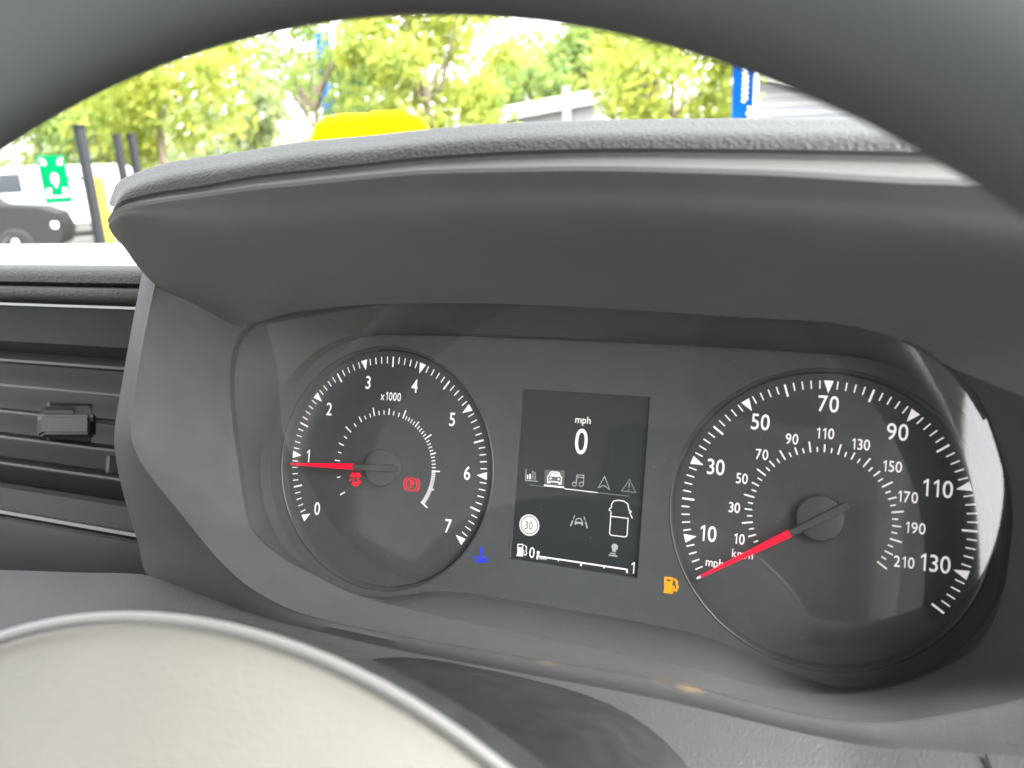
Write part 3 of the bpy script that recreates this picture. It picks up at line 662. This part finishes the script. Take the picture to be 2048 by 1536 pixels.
# ------------------------------------------------------------------ outside: trees
def leafmat(name, c, t):
    m = bpy.data.materials.new(name); m.use_nodes = True; nt = m.node_tree; nt.nodes.clear()
    o = nt.nodes.new('ShaderNodeOutputMaterial'); d = nt.nodes.new('ShaderNodeBsdfDiffuse'); tr = nt.nodes.new('ShaderNodeBsdfTranslucent'); mx = nt.nodes.new('ShaderNodeMixShader')
    mx.inputs[0].default_value = .55
    tc = nt.nodes.new('ShaderNodeTexCoord'); n = nt.nodes.new('ShaderNodeTexNoise'); n.inputs['Scale'].default_value = 1.6; n.inputs['Detail'].default_value = 4
    for sh, cc in ((d, c), (tr, t)):
        r = nt.nodes.new('ShaderNodeValToRGB'); r.color_ramp.elements[0].position = .35; r.color_ramp.elements[1].position = .68
        r.color_ramp.elements[0].color = (cc[0]*.7, cc[1]*.82, cc[2]*1.05, 1); r.color_ramp.elements[1].color = (cc[0]*1.15, cc[1]*1.08, cc[2]*.9, 1)
        nt.links.new(n.outputs[0], r.inputs[0]); nt.links.new(r.outputs[0], sh.inputs[0])
    nt.links.new(tc.outputs['Object'], n.inputs['Vector'])
    nt.links.new(d.outputs[0], mx.inputs[1]); nt.links.new(tr.outputs[0], mx.inputs[2]); nt.links.new(mx.outputs[0], o.inputs[0]); M[name] = m
leafmat('leaf_yellow', (.24, .265, .06), (.52, .56, .12)); leafmat('leaf_green', (.16, .21, .075), (.42, .52, .15)); leafmat('leaf_pale', (.22, .25, .12), (.48, .53, .23))
mat('bark', (.16, .13, .10), .9, .1, var=.3, varscale=8)
def tree(label, px, py, dist, rpx, n, m, trunk=None, squash=1.1, dens=.5, leaf=.11):
    c = far(px, py, dist); r = rpx/FPX*dist; rng = random.Random(int(px*7+py))
    b = Vector((c.x, c.y, 0)) if trunk is None else Vector((far(trunk, 330, dist).x, far(trunk, 330, dist).y, 0))
    t = thing('tree', label, 'tree', b, 'trees beyond the windscreen')
    top = Vector((c.x, c.y, c.z + r*.3)); fork = b.lerp(top, .45)
    V, F = tube([b, b.lerp(fork, .5) + Vector((.04, 0, 0)), fork, top], [.14, .11, .09, .03], 8)
    for k in range(6):
        a = rng.uniform(0, 6.28); e = c + Vector((math.cos(a)*r*.7, math.sin(a)*r*.7, rng.uniform(-.2, .5)*r)); s = fork.lerp(top, rng.uniform(0, .5))
        v2, f2 = tube([s, s.lerp(e, .5) + Vector((0, 0, .1*r)), e], [.05, .035, .012], 6); o_ = len(V); V += v2; F += [tuple(i+o_ for i in f) for f in f2]
    mesh('trunk', V, F, 'bark', t)
    clumps = []
    for k in range(int(26*dens*2)):
        while True:
            q = Vector((rng.uniform(-1, 1), rng.uniform(-1, 1), rng.uniform(-1, 1)))
            if .25 < q.length < 1: break
        clumps.append((c + Vector((q.x*r, q.y*r, q.z*r*squash)), r*rng.uniform(.16, .34)))
    V = []; F = []
    for k in range(n):
        cc, cr_ = clumps[rng.randrange(len(clumps))]
        p = cc + Vector((rng.gauss(0, .55), rng.gauss(0, .55), rng.gauss(0, .5)))*cr_
        nx = Vector((rng.gauss(0, 1), rng.gauss(0, 1), rng.gauss(0, .8))).normalized(); tx = nx.orthogonal().normalized(); ty = nx.cross(tx); s = leaf*rng.uniform(.6, 1.3)
        i = len(V); V += [p-tx*s, p-ty*s*.5, p+tx*s, p+ty*s*.5]; F.append((i, i+1, i+2, i+3))
    mesh('crown', V, F, m, t, smooth=False)
    return t
tree('tree with a bare forked trunk behind the fence posts', 305, 130, 20, 160, 4600, 'leaf_yellow', trunk=322, dens=.65)
tree('loose green tree at far left above the parked white van', 60, 190, 34, 150, 5200, 'leaf_green', leaf=.16)
tree('pale leafy tree beside the thin lamp post', 470, 225, 30, 105, 4200, 'leaf_pale', leaf=.14)
tree('green tree with sky gaps behind the faint blue flag', 620, 110, 23, 145, 3600, 'leaf_green', dens=.55)
tree('tall yellow-green tree right of the yellow bin', 850, 120, 20, 165, 7200, 'leaf_yellow', dens=.8)
tree('dark green broad tree behind the grey shed roof', 1060, 200, 34, 112, 6500, 'leaf_green', leaf=.16, dens=.8)
tree('mid-green tree above the square grey post', 1205, 150, 30, 118, 6500, 'leaf_green', leaf=.15, dens=.8)
tree('bright yellow-green tree left of the blue banner', 1345, 180, 17, 150, 9500, 'leaf_yellow', leaf=.09, dens=1.)
tree('small pale tree low behind the yellow bin', 700, 235, 32, 95, 4200, 'leaf_pale', leaf=.15, dens=.8)
tree('distant green tree just left of the trunk', 190, 215, 36, 120, 4200, 'leaf_pale', leaf=.17, dens=.7)
# hedge
rng = random.Random(3); V = []; F = []
for k in range(16000):
    px = rng.uniform(-150, 1330); d = rng.uniform(38, 42); b = far(px, 330, d); hgt = 2.2 + 1.3*math.sin(px*.013)**2
    p = Vector((b.x, b.y, abs(rng.gauss(0, .55))*hgt)); nx = Vector((rng.gauss(0, 1), rng.gauss(0, 1), rng.gauss(0, .8))).normalized(); tx = nx.orthogonal().normalized(); ty = nx.cross(tx); s = .2*rng.uniform(.6, 1.3)
    i = len(V); V += [p-tx*s, p-ty*s*.5, p+tx*s, p+ty*s*.5]; F.append((i, i+1, i+2, i+3))
o = mesh('hedge', V, F, 'leaf_pale', smooth=False); tag(o, 'low pale hedge far behind the fence', 'hedge', kind='stuff')

# ------------------------------------------------------------------ outside: yard things
mat('blackpost', (.016, .0175, .019), .7, .1); mat('yellowpaint', (.3, .21, .03), .8, .1); mat('binyellow', (.6, .43, .0), .9, .02)
mat('signgreen', (.0, .085, .028), .9, .02); mat('white', (.8, .8, .78), .5, .4); mat('whitepaint', (.3, .31, .325), .35, .3); mat('greypaint', (.009, .0095, .010), .5, .15)
mat('glassdark', (.03, .035, .04), .08, .5); mat('tyre', (.02, .02, .02), .8, .2); mat('alloy', (.5, .5, .52), .3, .5, metal=.7); mat('redlamp', (.5, .03, .02), .3, .5)
mat('bannerblue', (.002, .045, .19), .9, .02); mat('clad', (.28, .285, .295), .5, .3); mat('roofgrey', (.22, .22, .225), .6, .3); mat('steel', (.2, .205, .21), .45, .4, metal=.3); mat('fasciawhite', (.42, .42, .415), .5, .3)
def face_to_cam(p): d = Vector((CAMW.x-p.x, CAMW.y-p.y, 0)).normalized(); return Vector((-d.y, d.x, 0)), Vector((0, 0, 1)), d
# fence posts
FD = 9.0
posts = []
for i, (xt, yt, lab) in enumerate(((158, 255, 'black fence post right beside the green sign'), (233, 272, 'middle black fence post, left one of the close pair'), (262, 270, 'rightmost black fence post, nearest the hood'))):
    t0 = far(xt, yt, FD if i == 0 else FD+4); b = Vector((t0.x, t0.y, 0))
    t = thing('fence_post', lab, 'post', b, 'black fence posts')
    box('shaft', (b.x, b.y, t0.z/2), (.04 if i == 0 else .05, .04, t0.z/2), 'blackpost', t, bevel=.008)
    box('cap', (b.x, b.y, t0.z+.014), (.052, .052, .012), 'blackpost', t, bevel=.006)
# green assembly point sign bolted to the first post
tl, br = far(72, 311, FD-.1), far(146, 405, FD-.1)
sc = (tl+br)/2; ax, ay, az = face_to_cam(sc)
hw_, hh = abs((br-tl).dot(ax))/2, abs(tl.z-br.z)/2
sg = thing('assembly_point_sign', 'green assembly point sign with white arrows and people beside a black post', 'sign', sc - ay*hh)
box('sign_plate', sc, (hw_, hh, .004), 'signgreen', sg, axes=(ax, ay, az), bevel=.001)
box('bracket', sc + ax*(hw_*.9) - az*.03, (.16, .015, .012), 'blackpost', sg, axes=(ax, ay, az))
def sp(x, y): return sc + ax*(x*hw_) + ay*(y*hh) + az*.008
def plate_poly(name, L, m='white'):
    V = []; F = []
    for P in L: F.append(tuple(range(len(V), len(V)+len(P)))); V += [sp(*q) for q in P]
    mesh(name, V, F, m, sg, smooth=False)
for sx, sy in ((-1, 1), (1, 1), (-1, -1), (1, -1)):
    X = lambda a: a*sx
    y0 = .16 if sy < 0 else .06
    A = [(X(.80), sy*.76+y0), (X(.72), sy*.82+y0), (X(.58), sy*.70+y0), (X(.50), sy*.78+y0), (X(.44), sy*.54+y0), (X(.74), sy*.56+y0), (X(.66), sy*.64+y0)]
    A = [(x, min(.92, y)) for x, y in A]
    plate_poly('arrow', [A])
for x, y, s in ((-.17, .12, .6), (.17, .12, .6), (0, .18, .62), (0, -.02, .7)):
    body = [(x-.12*s, y), (x+.12*s, y), (x+.12*s, y-.2*s), (x+.07*s, y-.2*s), (x+.07*s, y-.42*s), (x-.07*s, y-.42*s), (x-.07*s, y-.2*s), (x-.12*s, y-.2*s)]
    head = [(x+.08*s*math.cos(2*math.pi*k/12), y+.09*s+.055*s*math.sin(2*math.pi*k/12)) for k in range(12)]
    plate_poly('figure', [body, head])
plate_poly('sign_line', [[(-.8, -.70), (.8, -.70), (.8, -.725), (-.8, -.725)]])
# yellow bollard
b0 = far(214, 452, 10.0); tp_ = far(203, 352, 10.0); b = Vector((b0.x, b0.y, 0))
t = thing('bollard', 'slim yellow bollard right of the first black post', 'bollard', b)
V, F = tube([b, Vector((b.x, b.y, tp_.z-.05)), Vector((b.x, b.y, tp_.z-.015)), Vector((b.x, b.y, tp_.z))], [.06, .06, .05, .02], 16); mesh('shaft', V, F, 'yellowpaint', t)
V, F = tube([b, b+Vector((0, 0, .03))], .1, 16); mesh('base_plate', V, F, 'yellowpaint', t)
# lamp posts
for (xt, yt, yb, d, r, lab) in ((427, 228, 330, 22, .055, 'thin grey lamp post in front of the pale tree'), ):
    a = far(xt, yt, d); t = thing('lamp_post', lab, 'lamp post', Vector((a.x, a.y, 0)))
    V, F = tube([Vector((a.x, a.y, 0)), Vector((a.x, a.y, 1.2)), Vector((a.x, a.y, a.z))], [r*1.4, r, r*.8], 12); mesh('pole', V, F, 'steel', t)
    V, F = tube([Vector((a.x, a.y, a.z)), Vector((a.x, a.y, a.z+.12))], [r*2.2, r*1.2], 12); mesh('lamp_head', V, F, 'steel', t)
a = far(1132, 178, 16); t = thing('square_post', 'square grey steel post in front of the shed roof', 'post', Vector((a.x, a.y, 0)))
box('shaft', (a.x, a.y, a.z/2), (.075, .075, a.z/2), 'steel', t, rotz=.3, bevel=.01); box('cap', (a.x, a.y, a.z+.02), (.09, .09, .02), 'steel', t, rotz=.3, bevel=.008)
# yellow grit bin with a two-part lid
d = 7.5; A0, A1 = far(620, 262, d), far(858, 240, d); cx_ = (A0+A1)/2; ax = (Vector((A1.x-A0.x, A1.y-A0.y, 0))).normalized(); dpt = Vector((-ax.y, ax.x, 0))
L = (A1-A0).length; zt = far(740, 228, d).z
bn = thing('yellow_bin', 'bright yellow bin with rounded lid showing above the hood', 'bin', Vector((cx_.x, cx_.y, 0)))
def binsec(x, inset=0):
    s = []
    for yy, zz in ((-.3, 0), (-.33, zt-.42), (-.36, zt-.38), (-.36, zt-.2), (-.28, zt-.07), (-.14, zt-.01), (.14, zt), (.3, zt-.08), (.36, zt-.2), (.36, zt-.38), (.33, zt-.42), (.3, 0)):
        s.append(Vector((cx_.x, cx_.y, 0)) + ax*x + dpt*yy*(1-inset*.4) + Vector((0, 0, zz - inset*.20*(1 if zz > zt-.25 else 0))))
    return s
xs = [(-L/2, 1), (-L/2+.03, .62), (-L/2+.08, .3), (-L/2+.16, .08), (-L/2+.26, 0), (-.012, 0), (-.008, .06), (.008, .06), (.012, -.06), (L/2-.26, -.08), (L/2-.16, .02), (L/2-.08, .25), (L/2-.03, .6), (L/2, 1)]
V, F = grid([binsec(x, i) for x, i in xs]); F += [tuple(range(12))[::-1], tuple((len(xs)-1)*12+k for k in range(12))]
mesh('lid_and_body', V, F, 'binyellow', bn, sharp=30)
box('hinge', Vector((cx_.x, cx_.y, zt-.2)) + dpt*.37, (.12, .012, .02), 'blackpost', bn, axes=(ax, dpt, Vector((0, 0, 1))))
# blue banner flags
def banner(label, px0, px1, yt, d, group, marks):
    a = far(px1, 300, d); b = Vector((a.x, a.y, 0)); top = far((px0+px1)/2, yt, d).z
    w_ = (far(px1, 200, d)-far(px0, 200, d)).length; ax, ay, az = face_to_cam(b)
    t = thing('banner_flag', label, 'banner', b, group)
    V, F = tube([b, b+Vector((0, 0, top+.05))], [.035, .03], 10); mesh('pole', V, F, 'white', t)
    n = 14; C = []
    for j in range(n+1):
        z = .35 + (top-.35)*j/n
        C.append([b - ax*(w_*k/6) + Vector((0, 0, z)) + az*(.05*math.sin(k*.9+j*.5)*k/6) for k in range(7)])
    V, F = grid(C); V2 = [v - az*.004 for v in V]; k0 = len(V); F = F + [tuple(k0+i for i in f)[::-1] for f in F]
    mesh('cloth', V+V2, F, 'bannerblue', t)
    if marks:
        z0 = far((px0+px1)/2, 205, d).z; pts = [b - ax*(w_*(.46+.10*math.sin(i*2.1))) + Vector((0, 0, z0 + i*.028)) + az*.075 for i in range(34)]
        V, F = tube(crom(pts, 260), .011, 6); mesh('script_lettering', V, F, 'white', t)
        for z in (.0, .12): 
            c = b - ax*(w_*.35) + Vector((0, 0, z0-.3+z)) + az*.07; V, F = tube([c, c+ax*.08+Vector((0, 0, .05)), c+ax*.02+Vector((0, 0, .1))], .015, 6); mesh('emblem', V, F, 'white', t)
banner('tall blue banner flag with white script right of the bright tree', 1460, 1507, -140, 14, 'blue banner flags', True)
banner('faint blue banner flag half hidden in the trees above the yellow bin', 652, 684, 60, 30, 'blue banner flags', False)
# showroom building at right
def building(name, label, cat, p0, p1, d, yeave, yridge, roofm, wallm, ribs, depth):
    a, b_ = far(p0, 330, d), far(p1, 330, d); a = Vector((a.x, a.y, 0)); b_ = Vector((b_.x, b_.y, 0)); ax = (b_-a).normalized(); dp = Vector((-ax.y, ax.x, 0))
    if dp.dot(a - Vector((CAMW.x, CAMW.y, 0))) < 0: dp = -dp
    L = (b_-a).length; ze0, ze1 = far(p0, yeave[0], d).z, far(p1, yeave[1], d).z
    t = thing(name, label, cat, (a+b_)/2)
    return t, a, ax, dp, L, ze0, ze1
t, a, ax, dp, L, z0, z1 = building('showroom', 'white ribbed showroom with sloping roof edge right of the blue banner', 'building', 1495, 1830, 40, (150, 215), None, None, None, 0, 8)
up = Vector((0, 0, 1))
V, F = box_v(a + ax*L/2 + dp*4 + up*(z1/2), ax, dp, up, L/2, 4, z1/2); mesh('wall', V, F, 'clad', t, smooth=False)
nr = 9; zr = z1
P = [a - dp*.05 + up*z1, a + ax*L - dp*.05 + up*z1, a - dp*.05 + up*z0, a+dp*8+up*z0, a + ax*L+dp*8+up*z1, a+dp*8+up*z1]
mesh('gable_wall', [P[0], P[1], P[2], P[3], P[4], P[5]], [(0, 1, 2), (5, 3, 4), (0, 2, 3, 5), (2, 1, 4, 3)], 'clad', t, smooth=False)
for k in range(10):
    z = .5 + (z0-.6)*k/10; x1 = L if z < z1 else L*(z0-z)/(z0-z1)
    box('cladding_rib', a + ax*(x1/2) - dp*.09 + up*z, (x1/2*.98, .03, .05), 'fasciawhite', t, axes=(ax, dp, up))
sl_ = (ax*L + up*(z1-z0)); sn = sl_.cross(dp).normalized(); sn = sn if sn.z > 0 else -sn
box('roof', a + ax*L/2 + dp*3.6 + up*((z0+z1)/2+.18), (sl_.length/2+.4, 4.4, .16), 'roofgrey', t, axes=(sl_.normalized(), dp, sn))
box('fascia', a + ax*L/2 - dp*.86 + up*((z0+z1)/2+.12), (sl_.length/2+.45, .06, .26), 'fasciawhite', t, axes=(sl_.normalized(), dp, sn))
for k in range(4):
    wd = mesh('window', *box_v(a + ax*(.6+k*.95) - dp*.10 + up*2.3, ax, dp, up, .42, .04, .35), 'glassdark', t, smooth=False); wd['_b'] = t['_b']
    box('frame', a + ax*(.6+k*.95) - dp*.12 + up*1.93, (.46, .05, .03), 'white', wd, axes=(ax, dp, up))
mesh('wall_emblem', *tube([a + ax*(2.6+.16*math.cos(i*.5)) - dp*.15 + up*(z1*.86+.16*math.sin(i*.5)) for i in range(11)], .03, 6), 'white', t)
# low shed with a pale sloping roof behind the square post
t, a, ax, dp, L, z0, z1 = building('shed', 'low shed with a pale roof sloping up behind the square post', 'building', 930, 1212, 26, (243, 190), None, None, None, 0, 5)
V = [a, a+ax*L, a+ax*L+up*z1, a+up*z0]; V += [v+dp*5 for v in V]
mesh('wall', V, [(0, 1, 2, 3), (7, 6, 5, 4), (0, 4, 5, 1), (1, 5, 6, 2), (3, 7, 4, 0)], 'steel', t, smooth=False)
sl_ = ax*L + up*(z1-z0); sn = Vector((0, 0, 1))
box('roof', a + ax*L/2 + dp*2.4 + up*((z0+z1)/2+.10), (sl_.length/2+.1, 2.8, .09), 'fasciawhite', t, axes=(sl_.normalized(), dp, sl_.cross(dp).normalized()))
box('fascia', a + ax*L/2 - dp*.45 + up*((z0+z1)/2-.12), (sl_.length/2+.1, .05, .10), 'clad', t, axes=(sl_.normalized(), dp, sl_.cross(dp).normalized()))
for k in range(3): box('cladding_rib', a + ax*(L*.55) - dp*.04 + up*(1.0+k*.4), (L*.42, .03, .03), 'roofgrey', t, axes=(ax, dp, up))
# vehicles
def vehicle(name, label, cat, origin, ang, Lc, Wc, prof, winprof, wheels, wr, body, group=None):
    ax = Vector((math.cos(ang), math.sin(ang), 0)); ay = Vector((-math.sin(ang), math.cos(ang), 0))
    t = thing(name, label, cat, origin, group); N = len(prof); C = []
    for s, ins in ((-1, .10), (-.96, .02), (-.8, 0), (.8, 0), (.96, .02), (1, .10)):
        C.append([origin + ax*(x*(1 - ins*.06)) + ay*(s*Wc/2*(1 - (.12 if z > .55*max(q[1] for q in prof) else 0))) + up*(z - (ins*.3 if z > .5 else -ins*.3)) for x, z in prof])
    V, F = grid(C, closed=True); F += [tuple(range(N))[::-1], tuple(5*N+k for k in range(N))]
    bd = mesh('body', V, F, body, t, sharp=35)
    for s in (-1, 1):
        for wpz in winprof:
            mesh('window', [origin + ax*x + ay*(s*Wc/2*(.905 if z > .55*max(q[1] for q in prof) else 1.012)) + up*z for x, z in wpz], [tuple(range(len(wpz)))], 'glassdark', t, smooth=False)
        for x in wheels:
            c = origin + ax*x + ay*(s*(Wc/2-.10)) + up*wr; n = 28
            C = [[c + ay*(s*yy) + ax*(r*math.cos(2*math.pi*k/n)) + up*(r*math.sin(2*math.pi*k/n)) for k in range(n)] for r, yy in ((wr*.62, .10), (wr*.9, .12), (wr, .08), (wr, -.10))]
            wh = mesh('wheel', *grid(C, closed=True), 'tyre', t)
            C = [[c + ay*(s*yy) + ax*(r*math.cos(2*math.pi*k/n)) + up*(r*math.sin(2*math.pi*k/n)) for k in range(n)] for r, yy in ((.01, .09), (wr*.2, .095), (wr*.56, .07), (wr*.64, .11))]
            mesh('rim', *grid(C, closed=True), 'alloy', wh)
    return t, ax, ay
vo = far(85, 430, 27); vo = Vector((vo.x, vo.y, 0))
van = [(2.5, .45), (2.55, .9), (2.35, 1.15), (1.75, 1.3), (1.05, 1.92), (.5, 2.0), (-2.3, 1.98), (-2.5, 1.85), (-2.55, .5), (-2.45, .35), (2.3, .35)]
lo = far(120, 380, 19) 
vr = face_to_cam(vo)[0]; ang = math.atan2(-vr.y, -vr.x) - .1
t, vx, vy = vehicle('parked_van', 'white van parked behind the green sign', 'van', vo, ang+.1, 5, 1.95, van, [[(1.55, 1.30), (.95, 1.80), (.35, 1.82), (.35, 1.30)]], (1.6, -1.6), .34, 'whitepaint')
box('tail_lamp', vo - vx*2.52 + vy*.85 + up*.95, (.04, .08, .2), 'redlamp', t, rotz=ang+.1); box('tail_lamp', vo - vx*2.52 - vy*.85 + up*.95, (.04, .08, .2), 'redlamp', t, rotz=ang+.1)
box('bumper', vo - vx*2.55 + up*.5, (.06, .9, .1), 'white', t, rotz=ang+.1, bevel=.03)
co_ = far(-95, 480, 19.5); co_ = Vector((co_.x, co_.y, 0))
carp = [(2.05, .3), (2.14, .6), (2.05, .92), (1.75, 1.06), (1.0, 1.14), (.4, 1.62), (-1.2, 1.66), (-1.9, 1.2), (-2.1, 1.05), (-2.12, .4), (-1.95, .28), (1.95, .25)]
vr = face_to_cam(co_)[0]; ang2 = math.atan2(vr.y, vr.x) - .25
t, vx, vy = vehicle('parked_car', 'dark grey car parked at far left below the green sign', 'car', co_, ang2, 4, 1.75, carp, [[(.9, 1.16), (.42, 1.55), (-.15, 1.58), (-.15, 1.16)], [(-.22, 1.16), (-.22, 1.58), (-1.1, 1.59), (-1.6, 1.2)]], (1.25, -1.3), .33, 'greypaint')
for s in (-1, 1): box('headlight', co_ + vx*1.98 + vy*(s*.62) + up*.68, (.06, .2, .07), 'white', t, rotz=ang2, bevel=.02)
for k in range(3): box('grille_bar', co_ + vx*2.05 + up*(.42+k*.07), (.03, .45, .015), 'alloy', t, rotz=ang2)

for o in bpy.data.objects:
    if '_b' in o: del o['_b']
